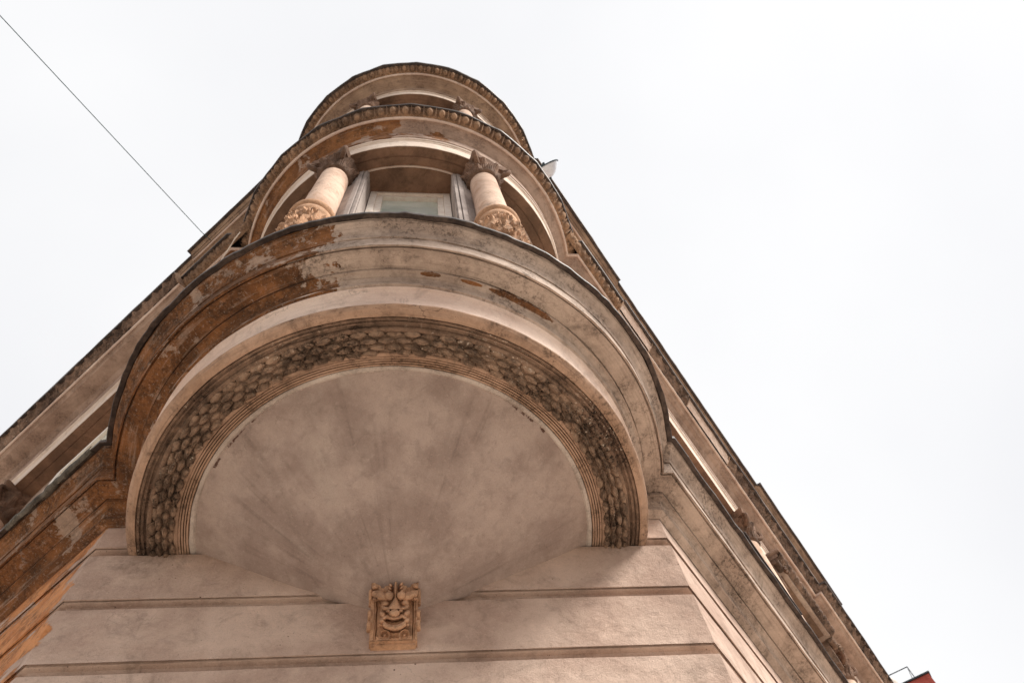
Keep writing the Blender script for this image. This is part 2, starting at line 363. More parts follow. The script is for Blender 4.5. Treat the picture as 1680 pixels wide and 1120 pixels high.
# ------------------------------------------------------------------ ground
def flat(name, x0, x1, y0, y1, z, mat, label, cat):
    o = mesh(name, [(x0, y0, z), (x1, y0, z), (x1, y1, z), (x0, y1, z)], [(0, 1, 2, 3)], mat, smooth=False)
    o['label'] = label; o['category'] = cat; o['kind'] = 'structure'; return o
flat('ground', -600, 600, -600, 600, 0, M['asph'], 'grey asphalt street ground around the building', 'ground')
flat('pavement', -22, 22, -5.5, 16, .12, M['pave'], 'pale stone pavement at the foot of the corner building', 'pavement')

# ------------------------------------------------------------------ the corner building
B = bpy.data.objects.new('corner_building', None); link(B)
B['label'] = 'ornate weathered corner building with rounded oriel tower above a plaster corbel'; B['category'] = 'building'

# rusticated ground floor with coved joints
def rust_profile():
    pr = [(0.0, .12)]; z = 5.03 - .43 * 11
    while z < 5.6:
        if z > .3:
            z1 = z + .07
            pr += [(0.0, z - .004), (-.004, z), (-.045, z + .004), (-.056, z + .012), (-.058, z + .028), (-.052, z + .044), (-.038, z + .058), (-.018, z + .063), (-.012, z1 - .004), (-.012, z1 + .020), (-.003, z1 + .020), (-.0025, z1), (0.0, z1 + .002)]
        z += .43
    pr += [(0.0, 5.75)]
    o2 = [pr[0]]
    for p, q in zip(pr, pr[1:]):
        kk = 6 if abs(q[1] - p[1]) > .2 else 1
        o2 += [(p[0] + (q[0] - p[0]) * i / kk, p[1] + (q[1] - p[1]) * i / kk) for i in range(1, kk + 1)]
    return o2
stL = stations(SL, .03, .10); stR = stations(SR, .03, .10)
def base_h(U, V, G): return .004 * fbm(U * 2.5, V * 3.1, 1.7) + .0022 * fbm(U * 11, V * 12, 4.1)
sweep('rusticated_wall', rust_profile(), lambda o: flat_path(o, stL, stR), M['wall'], B, hfun=base_h, rough=0, ang=24)

# plaster corbel: half cone from the bracket to the bow
apex = np.array([.045, 0.0, 4.915]); nphi, ntt = 150, 60
phi = np.radians(np.linspace(-93.5, 93.5, nphi)); tt = np.linspace(0.02, 1, ntt); rr0 = 1.088
Pg, Tg = np.meshgrid(phi, tt, indexing='ij')
rx = AX + rr0 * np.sin(Pg); ry = -rr0 * np.cos(Pg); rz = 5.488 + 0 * Pg
bul = .035 * np.sin(np.pi * Tg) * np.cos(Pg) ** .5 if False else .03 * np.sin(np.pi * Tg)
X = apex[0] + (rx - apex[0]) * Tg + np.sin(Pg) * 0; Y = apex[1] + (ry - apex[1]) * Tg; Zc = apex[2] + (rz - apex[2]) * Tg ** 1.06 - bul * .35
hh = .006 * fbm(X * 3, Y * 3, Zc * 3) + .0035 * np.sin(Pg * 9 + 2 * vnoise(Pg * 2, Tg * 2)) * Tg + .0012 * fbm(X * 22, Y * 22, 5)
Zc -= hh; V = np.stack([X, Y, Zc], -1).reshape(-1, 3)
mesh('corbel', V, grid_faces(nphi, ntt), M['cone'], B, uv=np.stack([Pg, Tg], -1).reshape(-1, 2), ang=60)

# mouldings under the bow
band = bpy.data.objects.new('corbel_moulding', None); link(band, B)
arc = arc_path()
sweep('whitewashed_rim', densify([(1.070, 5.496), (1.086, 5.480), (1.092, 5.476), (1.108, 5.476), (1.112, 5.480)], .006), arc, M['rim2'], band, rough=.002, ang=22)
pr = [(1.112, 5.480)]
for q_ in range(4):                      # four fine reeds parted by narrow grooves
    x_ = 1.1122 + q_ * .0136; pr += [(x_, 5.494), (x_ + .0038, 5.494), (x_ + .0042, 5.474 - q_ * .0014), (x_ + .0132, 5.473 - q_ * .0014)]
pr += [(1.1675, 5.484), (1.170, 5.465), (1.176, 5.462), (1.188, 5.464), (1.193, 5.472), (1.194, 5.486)]
sweep('reeded_band', densify(pr, .008), arc_path(n=700), M['ring'], band, hfun=lambda U, V, G: -.004 * np.clip(vnoise(U * 5, V * 3) * 2 - .9, 0, 1) * np.clip(vnoise(U * 38, V * 50) + .3, 0, 1), rough=.0016, ang=22)
tor = [(1.193 + .108 * (1 - math.cos(math.pi * i / 44)) / 2, 5.488 - .026 * math.sin(math.pi * i / 44)) for i in range(45)]
def leafy(U, V, G):
    vm = V.max(); t = V / vm; row = (t - .05) / .90 * 4.0; Lc = .086; h = 0
    for kk in range(4):                                 # four rows of lens-shaped bay leaves, staggered
        ph = U / Lc + .5 * (kk % 2) + .05 * vnoise(kk * 3.1, U * 2); cu = (np.mod(ph, 1) - .5) * 2
        lw = .50 * (1 + .12 * vnoise(np.floor(ph) * 1.7, kk * 2.3)); cv = (row - kk - .5) / lw
        half = np.clip(1 - np.abs(cu) ** 2.0, 0, 1) ** .8 * .98 + .02
        d = np.clip(1 - (np.abs(cv) / half) ** 2.2, 0, 1) ** .5 * np.clip((1 - np.abs(cu)) * 5, 0, 1) ** .5
        d = d * (.78 + .22 * cu) - .16 * np.exp(-(cv / .10) ** 2) * d
        h = np.maximum(h, d * (1 - .55 * (vnoise(np.floor(ph) * 2.9, kk * 5.7, 3) > .62)))
    er = .6 + .4 * vnoise(U * 7, V * 30, 2)
    return .046 * h * (.7 + .3 * er) + .004 * fbm(U * 50, V * 70, 1)
sweep('leaf_garland', tor, arc_path(n=1100), M['leaf'], band, hfun=leafy, rough=0, ang=50, refo=1.25)
pr = [(1.300, 5.484), (1.3015, 5.470)] + [(1.316 - .0145 * math.cos(math.pi * i / 8), 5.468 - .013 * math.sin(math.pi * i / 8)) for i in range(1, 9)] + [(1.332, 5.482), (1.345, 5.481), (1.3455, 5.473), (1.357, 5.471), (1.3575, 5.480), (1.367, 5.479), (1.3675, 5.468), (1.379, 5.465), (1.3795, 5.474), (1.386, 5.474)]
PRLIP = [(1.386, 5.474), (1.3865, 5.462), (1.400, 5.462), (1.425, 5.474), (1.440, 5.489), (1.4425, 5.497), (1.440, 5.503), (1.432, 5.512), (1.415, 5.520)]
def pitted(U, V, G):
    vm = V.max(); z = np.clip((V / vm - .18) / .3, 0, 1) * np.clip((.62 - V / vm) / .1, 0, 1)
    return -.007 * z * np.clip(vnoise(U * 14, V * 26) + .2 * vnoise(U * 60, V * 90), 0, 1)
sweep('lip_moulding', densify(PRLIP, .006), arc_path(n=400), M['ring'], band, rough=.002, ang=24)
sweep('streaked_band', densify(pr, .006), arc_path(n=500), M['ring2'] if 'ring2' in M else M['ring'], band, hfun=pitted, rough=.002, ang=24)
pr = [(1.415, 5.520), (1.4125, 5.545), (1.413, 5.59), (1.4165, 5.63), (1.423, 5.665), (1.433, 5.697), (1.447, 5.720), (1.452, 5.724), (1.4535, 5.731), (1.4495, 5.735), (1.4545, 5.742), (1.464, 5.744), (1.466, 5.752)]
sweep('pale_cove', densify(pr, .012), arc, M['cyma'], band, rough=.0015, ang=30)

# main cornice over the bow and both streets
cs = bpy.data.objects.new('lower_cornice', None); link(cs, B)
stLc = stations(SL, .02, .09); stRc = stations(SR, .02, .09)
pA = lambda o: path(o, stLc, stRc, Z0, Z0, 420)
pr = [(.003, 5.715), (.040, 5.735), (.051, 5.742), (.052, 5.760), (.042, 5.766), (.042, 5.778), (.048, 5.800), (.058, 5.826), (.080, 5.840), (.094, 5.842), (.0945, 5.880), (.0985, 5.880), (.099, 5.866), (.204, 5.886), (.2045, 5.905), (.213, 5.905), (.2135, 5.882), (.2225, 5.881)]
sweep('soffit', densify(pr, .018), pA, M['corn'], cs, hfun=lambda U, V, G: .004 * fbm(U * 3, V * 8, 9), rough=.0015, ang=24)
pr = [(.2225, 5.881), (.2245, 5.890), (.226, 5.985), (.2265, 6.000), (.230, 6.000), (.2305, 5.994), (.234, 5.996), (.2365, 6.008), (.245, 6.035), (.262, 6.062), (.284, 6.083), (.300, 6.094), (.303, 6.112), (.308, 6.118)]
sweep('fascia', densify(pr, .014), pA, M['corn'], cs, hfun=lambda U, V, G: .004 * fbm(U * 3, V * 8, 2), rough=.0025, ang=24)
def wob(U, V): 
    a = .006 * vnoise(U * 2.1, 7.7) + .004 * vnoise(U * 6.3, 1.1) + .003 * vnoise(U * 19, 3)
    return a, .5 * a + .004 * vnoise(U * 9, 5)
sweep('flashing', [(.306, 6.120), (.311, 6.112), (.336, 6.105), (.340, 6.108), (.341, 6.132), (.332, 6.138), (.2, 6.165), (-.3, 6.24)], pA, M['flash'], cs, jitter=lambda U, V: tuple(q * (V < .16) for q in wob(U, V)), rough=.001, ang=30)
# raised metal tray over the flashing along both streets
for (u, n, P0, s0, s1) in ((uL, nL, PL0, .88, 2.6), (uR, nR, PR0, .84, 1.75)):
    mb = MB(); V = []
    for s in np.linspace(s0, s1, 14):
        for o, z in ((.05, 6.27), (.335, 6.205), (.352, 6.200), (.353, 6.214), (.05, 6.285)):
            p = P0 + u * s + n * (o + .004 * vnoise(s * 5, 1)); V.append((p[0], p[1], z))
    mb.add(V, [tuple(f) for f in grid_faces(14, 5)] + [(0, 1, 2, 3, 4), tuple(13 * 5 + i for i in range(5))])
    mb.build('sill_tray', M['flash'], cs)
# crumbling lichened edge on the left return
def lich(U, V, G): return .012 * fbm(U * 16, V * 20, 6) + .008
seg = lambda o: np.array([PL0 + uL * s + nL * o for s in np.linspace(.72, -.06, 50)] + [np.array([-1.735 + .01 * i, -.33 - .09 * i]) * 1.0 for i in range(0)])
sweep('worn_edge', densify([(.312, 6.112), (.325, 6.094), (.338, 6.102), (.342, 6.120), (.335, 6.15)], .01), seg, M['lichen'], cs, hfun=lich, rough=0, ang=60)

# first-floor oriel and facade walls
def wall_sweep(name, z0, z1, off, mat, parent):
    prz = [(off, z0 + (z1 - z0) * i / 10) for i in range(11)]
    for nm, st, u, n, P0 in (('L', stations(SL, .02, .3), uL, nL, PL0), ('R', stations(SR, .02, .3), uR, nR, PR0)):
        f = lambda o, st=st, u=u, n=n, P0=P0: np.array([P0 + u * s + n * o for s in ([-.35] + list(st))])
        sweep(name, prz, f, mat, parent, rough=.002)
M['wall2'] = stucco('upper wall stucco', (200, 174, 156), (172, 146, 130), dirt=.6, speck=.6, crack=.2, bump=.9, dirtcol=(110, 92, 80))
wall_sweep('facade_wall', 6.16, 15.1, 0.0, M['wall2'], B)

def pol(r, deg, z=0.0):
    a = rad(deg); return Vector((AX + r * math.sin(a), -r * math.cos(a), z))
def bay_wall(z0, z1, rr, half=16.6, centers=(-54.2, 0.3, 54.8)):
    """curved wall with three openings; window set back behind each"""
    edges = [-90] 
    for c in centers: edges += [c - half, c + half]
    edges.append(90)
    for i in range(0, len(edges), 2):
        a = np.radians(np.linspace(edges[i], edges[i + 1], 24))
        f = lambda r, a=a: np.stack([AX + r * np.sin(a), -r * np.cos(a)], 1)
        pr = [(rr - .30, z0), (rr, z0 + .001)] + [(rr, z0 + (z1 - z0) * q / 12) for q in range(1, 12)] + [(rr, z1)]
        sweep('jamb_wall', pr[1:], f, M['jamb'], B, rough=.0015)
    for c in centers:
        w_ = bpy.data.objects.new('window', None); link(w_, B)
        ca = rad(c); n_ = Vector((math.sin(ca), -math.cos(ca), 0)); t_ = Vector((math.cos(ca), math.sin(ca), 0)); cen = Vector((AX, 0, 0))
        hw = rr * math.sin(rad(half)); d1 = rr * math.cos(rad(half)); dw = 1.085
        mb = MB()                                   # reveals and head
        for sg in (-1, 1):
            a = cen + n_ * (d1 - .001) + t_ * sg * hw; b = cen + n_ * (dw - .06) + t_ * sg * (hw - .005)
            N = 8; V = []
            for q in range(N + 1):
                z = z0 + (z1 + .03 - z0) * q / N; V += [a + Vector((0, 0, z)), b + Vector((0, 0, z))]
            mb.add(V, [(2 * q, 2 * q + 1, 2 * q + 3, 2 * q + 2) for q in range(N)])
        mb.build('reveal', M['jamb'], w_, smooth=False)
        mb = MB(); V = []
        for q in range(13):
            aa = c - half + 2 * half * q / 12; p = pol(rr + .004, aa, z1 + .028); V.append(p)
            x = -1 + 2 * q / 12; V.append(cen + n_ * (dw - .06) + t_ * x * hw + Vector((0, 0, z1 + .022)))
        mb.add(V, [(2 * q, 2 * q + 2, 2 * q + 3, 2 * q + 1) for q in range(12)])
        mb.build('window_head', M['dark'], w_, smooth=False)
        axs = (t_, n_, Vector((0, 0, 1))); zt = z1 + .02; zb = z0 + .55; zm = (zt + zb) / 2; hz = (zt - zb) / 2
        fr = MB(); hw2 = hw - .012
        for (hx, e, d, th) in ((hw2, .030, 0.0, .035), (hw2 - .062, .028, -.02, .030)):
            ztt = zt - (hw2 - hx)
            for sg in (-1, 1): fr.box(cen + n_ * (dw + d) + t_ * sg * (hx - e) + Vector((0, 0, zm)), e, th, hz - (hw2 - hx), axs)
            fr.box(cen + n_ * (dw + d) + Vector((0, 0, ztt - e)), hx - 2 * e - .001, th - .002, e, axs)
            fr.box(cen + n_ * (dw + d) + Vector((0, 0, zb + e + (hw2 - hx))), hx - 2 * e - .001, th - .002, e, axs)
        fr.build('frame', M['paint'], w_, smooth=False)
        gl = MB(); gl.box(cen + n_ * (dw - .035) + Vector((0, 0, zm)), hw2 - .118, .004, hz - .118, axs); gl.build('pane', M['glass'], w_, smooth=False)
        ap = MB(); ap.box(cen + n_ * (dw - .02) + Vector((0, 0, z0 + .27)), hw - .01, .05, .28, axs); ap.build('apron_panel', M['jamb'], w_, smooth=False)
    # fluted pilaster strips beside the openings
    mb = MB()
    for c in centers:
        for sg in (-1, 1):
            for g, (q0, q1, pr_) in enumerate(((.4, 1.6, .016), (1.9, 3.6, .026), (3.9, 5.0, .012))):
                A0, A1 = sorted((c + sg * (half + q0), c + sg * (half + q1)))
                V = [pol(r, a, z) for z in (z0, z1 - .02) for a in np.linspace(A0, A1, 4) for r in (rr - .01, rr + pr_)]
                F = []
                for kz in range(1):
                    for q in range(3):
                        b = q * 2; F += [(b + 1, b + 3, b + 11, b + 9)]
                F += [(0, 1, 9, 8), (6, 7, 15, 14), (0, 2, 4, 6, 7, 5, 3, 1), (8, 10, 12, 14, 15, 13, 11, 9)]
                mb.add(V, F)
    mb.build('pilaster_strip', M['jamb'], B, smooth=False)
    for c in centers:                        # pale arris where the lintel meets the window head
        fa = np.radians(np.linspace(c - half - 5, c + half + 5, 30))
        sweep('lintel_arris', [(rr - .004, z1 + .022), (rr - .002, z1 - .016), (rr + .010, z1 - .018), (rr + .014, z1 + .002)], lambda q_, fa=fa: np.stack([AX + q_ * np.sin(fa), -q_ * np.cos(fa)], 1), M['cyma'], B, rough=.001)
bay_wall(6.2, 9.65, 1.37)
bay_wall(10.5, 14.40, 1.40)

# columns of the oriel
def capital(parent, c, z0, z1, rs, face, mat, k=1.0):
    H = z1 - z0; prof = [(rs * .96, z0 - .03), (rs * 1.12, z0 - .015), (rs * 1.13, z0 + .01), (rs * .98, z0 + .02)]
    for q in range(1, 25):
        t = q / 24; prof.append((rs * (1.0 + .42 * t ** 2.2), z0 + .02 + (H * .78 - .02) * t))
    def lf(T, Z):
        t = np.clip((Z - z0) / (H * .78), 0, 1); r = 0
        for row, (a, b, ph) in enumerate(((0.02, .5, 0), (.32, .85, math.pi / 8))):
            q = np.clip((t - a) / (b - a), 0, 1); w8 = np.abs(np.mod((T + ph) * 8 / (2 * np.pi), 1) - .5) * 2
            body = np.clip(1 - (w8 / (1.02 - .45 * q ** 3)) ** 3, 0, 1) * (q > 0) * (q < 1)
            r = np.maximum(r, body * (.012 + .034 * q ** 2) + .004 * np.cos(w8 * 22) * body)
        return r + .003 * vnoise(T * 9, Z * 60)
    V, F = lathe(prof, c, 128, lf); mb = MB(); mb.add(V, F)
    fx = Vector((math.sin(face), -math.cos(face), 0)); fy = Vector((math.cos(face), math.sin(face), 0))
    hw = rs * 1.50 * k; N = 64; ring = []
    for q in range(N):                                      # concave abacus with cut corners
        th = 2 * math.pi * q / N; cx, sx = math.cos(th), math.sin(th); mm = max(abs(cx), abs(sx)); f = min(abs(cx), abs(sx)) / mm
        rad_ = hw * (1 - .20 * (1 - f ** 1.6)) / mm
        if f > .86: rad_ = min(rad_, hw * 1.29)
        ring.append((fx * cx + fy * sx) * rad_)
    V = []; zs = ((.93, z1 - H * .22), (.97, z1 - H * .14), (1.04, z1 - H * .06), (1.04, z1 + .004))
    for sc, z in zs: V += [Vector((c[0], c[1], z)) + p * sc for p in ring]
    F = [tuple(f) for f in np.array([[i * N + q, i * N + (q + 1) % N, (i + 1) * N + (q + 1) % N, (i + 1) * N + q] for i in range(3) for q in range(N)])]
    F += [tuple(range(N))[::-1], tuple(range(3 * N, 4 * N))]; mb.add(V, F)
    for sx in (-1, 1):
        for sy in (-1, 1):                                  # corner volutes
            d = (fx * sx + fy * sy).normalized(); pts = []; rr_ = []
            for q in range(30):
                t = q / 29; a = -2.2 + t * 9.4; r = H * .20 * (1 - .72 * t)
                pts.append(Vector((c[0], c[1], z1 - H * .36)) + d * (rs * 1.52 + r * math.cos(a)) + Vector((0, 0, r * math.sin(a)))); rr_.append(H * .062 * (1 - .45 * t))
            mb.tube([Vector((c[0], c[1], z0 + H * .42)) + d * rs * 1.10] + pts, [H * .03] + rr_, 7)
    for d in (fx, -fx, fy, -fy):                            # fleurons
        p = Vector((c[0], c[1], z1 - H * .1)) + d * hw * .80
        mb.tube([p - d * .03, p, p + d * .022], [H * .10, H * .11, H * .03], 8)
    return mb.build('capital', mat, parent, ang=50)
def column(deg, rc, zb, zt, full=True, rs=.132):
    c = pol(rc, deg); col = bpy.data.objects.new('column', None); link(col, B)
    face = rad(deg)
    prof = [(rs * .96, zb + 1.44)] + [(rs * (1.0 - .035 * (q / 12)), zb + 1.48 + (zt - .42 - zb - 1.48) * q / 12) for q in range(13)]
    V, F = lathe(prof, c, 56, lambda T, Z: .0012 * vnoise(T * 4, Z * 6)); mesh('shaft', V, F, M['shaft'], col)
    capital(col, c, zt - .42, zt, rs, face, M['cap'])
    zd = zb + .15; DH = 1.12
    prof = [(rs * 1.5, zb), (rs * 1.5, zd)] + [(rs * (1.16 + .06 * math.sin(q / 40 * 3.1)), zd + DH * q / 40) for q in range(41)]
    prof += [(rs * 1.20, zd + DH + .01), (rs * 1.25, zd + DH + .03), (rs * 1.24, zd + DH + .10), (rs * 1.20, zd + DH + .11), (rs * 1.32, zd + DH + .125), (rs * 1.38, zd + DH + .15), (rs * 1.37, zd + DH + .18), (rs * 1.24, zd + DH + .20), (rs * 1.10, zd + DH + .21), (rs * .98, zd + DH + .215)]
    def fol(T, Z):
        t = (Z - zd) / DH; m = (t > .02) * (t < .97)
        a = T * 7 / (2 * np.pi); x = np.mod(a + .5 * (np.floor(t * 5) % 2) + .1 * vnoise(T * 2, Z * 4), 1) - .5; y = np.mod(t * 5, 1) - .5
        r = np.hypot(x * 1.1, y); sw = np.sin(np.arctan2(y, x) * 2 + r * 22)
        return m * (.024 * np.clip(sw, -.2, 1) * (r < .5) + .008 * fbm(T * 5, Z * 22) + .004)
    V, F = lathe(prof, c, 150, fol); mesh('carved_drum', V, F, M['drum'], col, ang=50)
    return col
for d in (-27.5, 28.0): column(d, 1.465, 6.2, 9.65)
for d in (-27.5, 28.0): column(d, 1.495, 10.55, 14.40)

# middle and top cornices
def eggs(p, amp):
    def f(U, V, G):
        vm = V.max(); t = V / vm; x = (np.mod(U / p, 1) - .5) * p; x2 = (np.mod(U / p + .5, 1) - .5) * p
        R = .047 * p / .158; H = vm * .38
        d = (x / R) ** 2 + ((t - .52) * vm / H) ** 2
        egg = np.sqrt(np.clip(1 - d, 0, 1))
        d2 = np.sqrt(d); shell = np.exp(-((d2 - 1.22) / .10) ** 2) * .40
        dart = np.clip(1 - np.abs(x2) / (.016 * (1.35 - t)), 0, 1) * (t > .1) * .62
        dmg = .82 + .25 * vnoise(U * 1.7, 3.3) + .1 * vnoise(U * 25, V * 40)
        return amp * np.maximum(np.maximum(egg, shell), dart) * dmg + .0025 * fbm(U * 50, V * 50)
    return f
def leaffrieze(amp, per=.16):
    def f(U, V, G):
        vm = V.max(); t = V / vm; x = np.mod(U / per, 1) - .5; a = np.abs(x) * 2
        lf = np.clip(1 - (a / (.95 - .5 * t)) ** 2.5, 0, 1) * (.35 + .65 * t)
        vein = .25 * np.cos((a * 9 + t * 6))
        return amp * (lf * (1 + vein * .6) + .35 * fbm(U * 26, V * 30, 2) - .15 * np.exp(-((a - 1) / .15) ** 2)) * (.75 + .35 * vnoise(U * 3, 1.1))
    return f
def cornice(name, arch, egg0, egg1, flash, foff, frm, z_back, eggp):
    g = bpy.data.objects.new(name, None); link(g, B)
    fL, fR, brL, brR = foff
    sL_ = stations(SL, .40, .14, brL); sR_ = stations(SR, .40, .14, brR)
    pf = lambda o: path(o, sL_, sR_, fL, fR, 260)
    for nm, pr, mt in arch: sweep(nm, densify(pr, .02), pf, M[mt], g, rough=.002, ang=24)
    # egg row on the bow
    o0, z0 = egg0; o1, z1 = egg1
    pe = [(o0 + (o1 - o0) * t + .012 * math.sin(math.pi * t) * -.3, z0 + (z1 - z0) * t - .010 * math.sin(math.pi * t)) for t in np.linspace(0, 1, 15)]
    c1, j1 = junction(o1, o1 + fL(o1, .4), RB + o1, 'L'); c2, j2 = junction(o1, o1 + fR(o1, .4), RB + o1, 'R')
    A1 = math.degrees(math.atan2(j1[0] - AX, -j1[1])); A2 = math.degrees(math.atan2(j2[0] - AX, -j2[1]))
    ap = arc_path(A1 - 13, A2 + 13, 1000)
    sweep('egg_moulding', [(RB + a, z) for a, z in pe], ap, M['egg'], g, hfun=eggs(eggp, .050), rough=0, ang=50)
    def seg(side, s0, s1, step=.016):
        u, n, P0, ff = (uL, nL, PL0, fL) if side == 'L' else (uR, nR, PR0, fR)
        ss = np.arange(s0, s1, step)
        return lambda o: np.array([P0 + u * s + n * (o + ff(o, s)) for s in ss])
    for side, s0, s1, kind in frm:
        if kind == 'plain':
            oa, za = pe[0]; ob, zb_ = pe[-1]
            pp = [(oa + (ob - oa) * t_ + dx_, za + (zb_ - za) * t_ + dz_) for t_, dx_, dz_ in ((0, 0, 0), (.02, 0, .012), (.10, 0, .012), (.12, 0, -.006), (.40, 0, -.010), (.42, 0, .010), (.50, 0, .010), (.52, 0, -.008), (.80, 0, -.004), (.82, 0, .006), (1, 0, 0))]
            sweep('moulded_band', densify(pp, .02), seg(side, s0, s1, .06), M['corn3'], g, hfun=lambda U, V, G: .003 * fbm(U * 6, V * 20), rough=.002, ang=24)
            continue
        if kind == 'ledge':
            def chip(U, V, G): return .020 * (V / V.max() < .55 + .12 * vnoise(U * 4, 2.2) + .07 * vnoise(U * 17, 5)) * (1 - .6 * (vnoise(U * 7, 9.1) > .55)) + .004 * fbm(U * 20, V * 30)
            sweep('broken_ledge', [(a, z) for a, z in densify([pe[0], pe[-1]], .005)], seg(side, s0, s1), M['cyma'], g, hfun=chip, rough=0, ang=40)
        else:
            hf = eggs(eggp * .8, .042) if kind == 'egg' else leaffrieze(.034)
            sweep('egg_moulding' if kind == 'egg' else 'carved_frieze', pe, seg(side, s0, s1), M['egg'] if kind == 'egg' else M['frieze'], g, hfun=hf, rough=0, ang=50)
        if s0 > .3:                                      # closed end of the projecting length
            u_, n_, P0_, ff_ = (uL, nL, PL0, fL) if side == 'L' else (uR, nR, PR0, fR)
            pts_ = [(o_ + ff_(o_, s0 + .002) + .012, z_ - .012) for o_, z_ in pe] + [(pe[-1][0] + ff_(.5, s0 + .002), pe[-1][1] + .03), (.1, pe[-1][1] + .03), (.1, pe[0][1])]
            V_ = [(*(P0_ + u_ * (s0 + dx_) + n_ * o_), z_) for dx_ in (-.012, .006) for o_, z_ in pts_]; m_ = len(pts_)
            mesh('end_cap', V_, [tuple(range(m_)), tuple(range(m_, 2 * m_))[::-1]] + [(i, (i + 1) % m_, m_ + (i + 1) % m_, m_ + i) for i in range(m_)], M['corn3'], g, smooth=False)
    # metal flashing: sheets in short straight lengths
    narc = int((A2 - A1) / 14.2)
    def pf2(o):
        s1_ = [s for s in sL_]; s2_ = [s for s in sR_]
        P_ = path(o, s1_, s2_, fL, fR, 260); nl = len(s1_) + 1
        A = P_[nl:nl + 260]; k_ = np.linspace(0, 259, narc + 1); out_ = []
        for q in range(260):
            i0 = min(int(np.searchsorted(k_, q, 'right') - 1), narc - 1); f = (q - k_[i0]) / (k_[i0 + 1] - k_[i0])
            a, b = A[int(k_[i0])], A[int(round(k_[i0 + 1]))]; out_.append((a * (1 - f) + b * f) * .75 + A[q] * .25)
        return np.concatenate([P_[:nl], out_, P_[nl + 260:]])
    def wb(U, V):
        a = .006 * vnoise(U * 2.3, 4.4) + .004 * vnoise(U * 8, 1.7); return a * (V < .12), .5 * a * (V < .12)
    sweep('flashing', flash, pf2, M['flash'], g, jitter=wb, rough=.001, ang=30)
    return g
def fLb(o, s): return .06 if o < .27 else (.10 if s < .651 else .195)
def fRb(o, s): return .06 if o < .27 else (.075 if s < .72 else (.095 if s < 5.9 else .18))
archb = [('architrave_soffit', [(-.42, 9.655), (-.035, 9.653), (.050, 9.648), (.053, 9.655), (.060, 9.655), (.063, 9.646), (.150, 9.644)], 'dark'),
         ('sky_toned_fascia', [(.150, 9.644), (.155, 9.648), (.166, 9.850), (.172, 9.852), (.173, 9.885), (.186, 9.895), (.190, 9.915)], 'white'),
         ('frieze_band', [(.190, 9.915), (.184, 9.925), (.184, 9.95), (.196, 9.96), (.200, 10.19), (.194, 10.195), (.194, 10.205), (.210, 10.212), (.300, 10.296), (.316, 10.300)], 'corn2'),
         ('bead', [(.316, 10.300), (.320, 10.292), (.330, 10.290), (.339, 10.296), (.343, 10.306), (.340, 10.318), (.345, 10.322)], 'cyma')]
cornice('middle_cornice', archb, (.345, 10.322), (.428, 10.428), [(.426, 10.432), (.430, 10.424), (.460, 10.420), (.463, 10.426), (.466, 10.446), (.455, 10.452), (-.3, 10.56)],
        (fLb, fRb, (.65,), (.72, 5.9)), [('L', -.36, .65, 'egg'), ('L', .652, SL, 'leaf'), ('R', -.36, .72, 'egg'), ('R', .722, 1.38, 'ledge'), ('R', 1.38, 2.28, 'leaf'), ('R', 2.28, 3.32, 'ledge'), ('R', 3.32, SR, 'leaf')], 10.56, .124)
def fLc(o, s): return .03 if o < .3 else (.065 if s < 2.25 else -.02)
def fRc(o, s): return .03 if o < .3 else (.090 if s < 2.35 else (.045 if s < 7.6 else (.12 if s < 11.4 else .04)))
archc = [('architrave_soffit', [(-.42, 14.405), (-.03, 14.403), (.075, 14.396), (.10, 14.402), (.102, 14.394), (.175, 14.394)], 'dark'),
         ('sky_toned_fascia', [(.175, 14.394), (.182, 14.398), (.190, 14.56), (.205, 14.57), (.210, 14.585)], 'white'),
         ('frieze_band', [(.210, 14.585), (.206, 14.60), (.222, 14.61), (.226, 14.80), (.240, 14.81), (.244, 14.825), (.39, 14.915), (.405, 14.92)], 'corn2'),
         ('bead', [(.405, 14.92), (.409, 14.910), (.420, 14.908), (.430, 14.914), (.434, 14.926), (.436, 14.938)], 'cyma')]
archc = [(a_, b_, 'corn3' if c_ == 'corn2' else c_) for a_, b_, c_ in archc]
cornice('top_cornice', archc, (.436, 14.938), (.535, 15.035), [(.533, 15.046), (.540, 15.036), (.586, 15.034), (.590, 15.052), (.592, 15.085), (.58, 15.09), (-.3, 15.30)],
        (fLc, fRc, (2.25,), (2.35, 7.6, 11.4)), [('L', -.6, SL, 'plain'), ('R', -.6, SR, 'plain')], 15.3, .124)

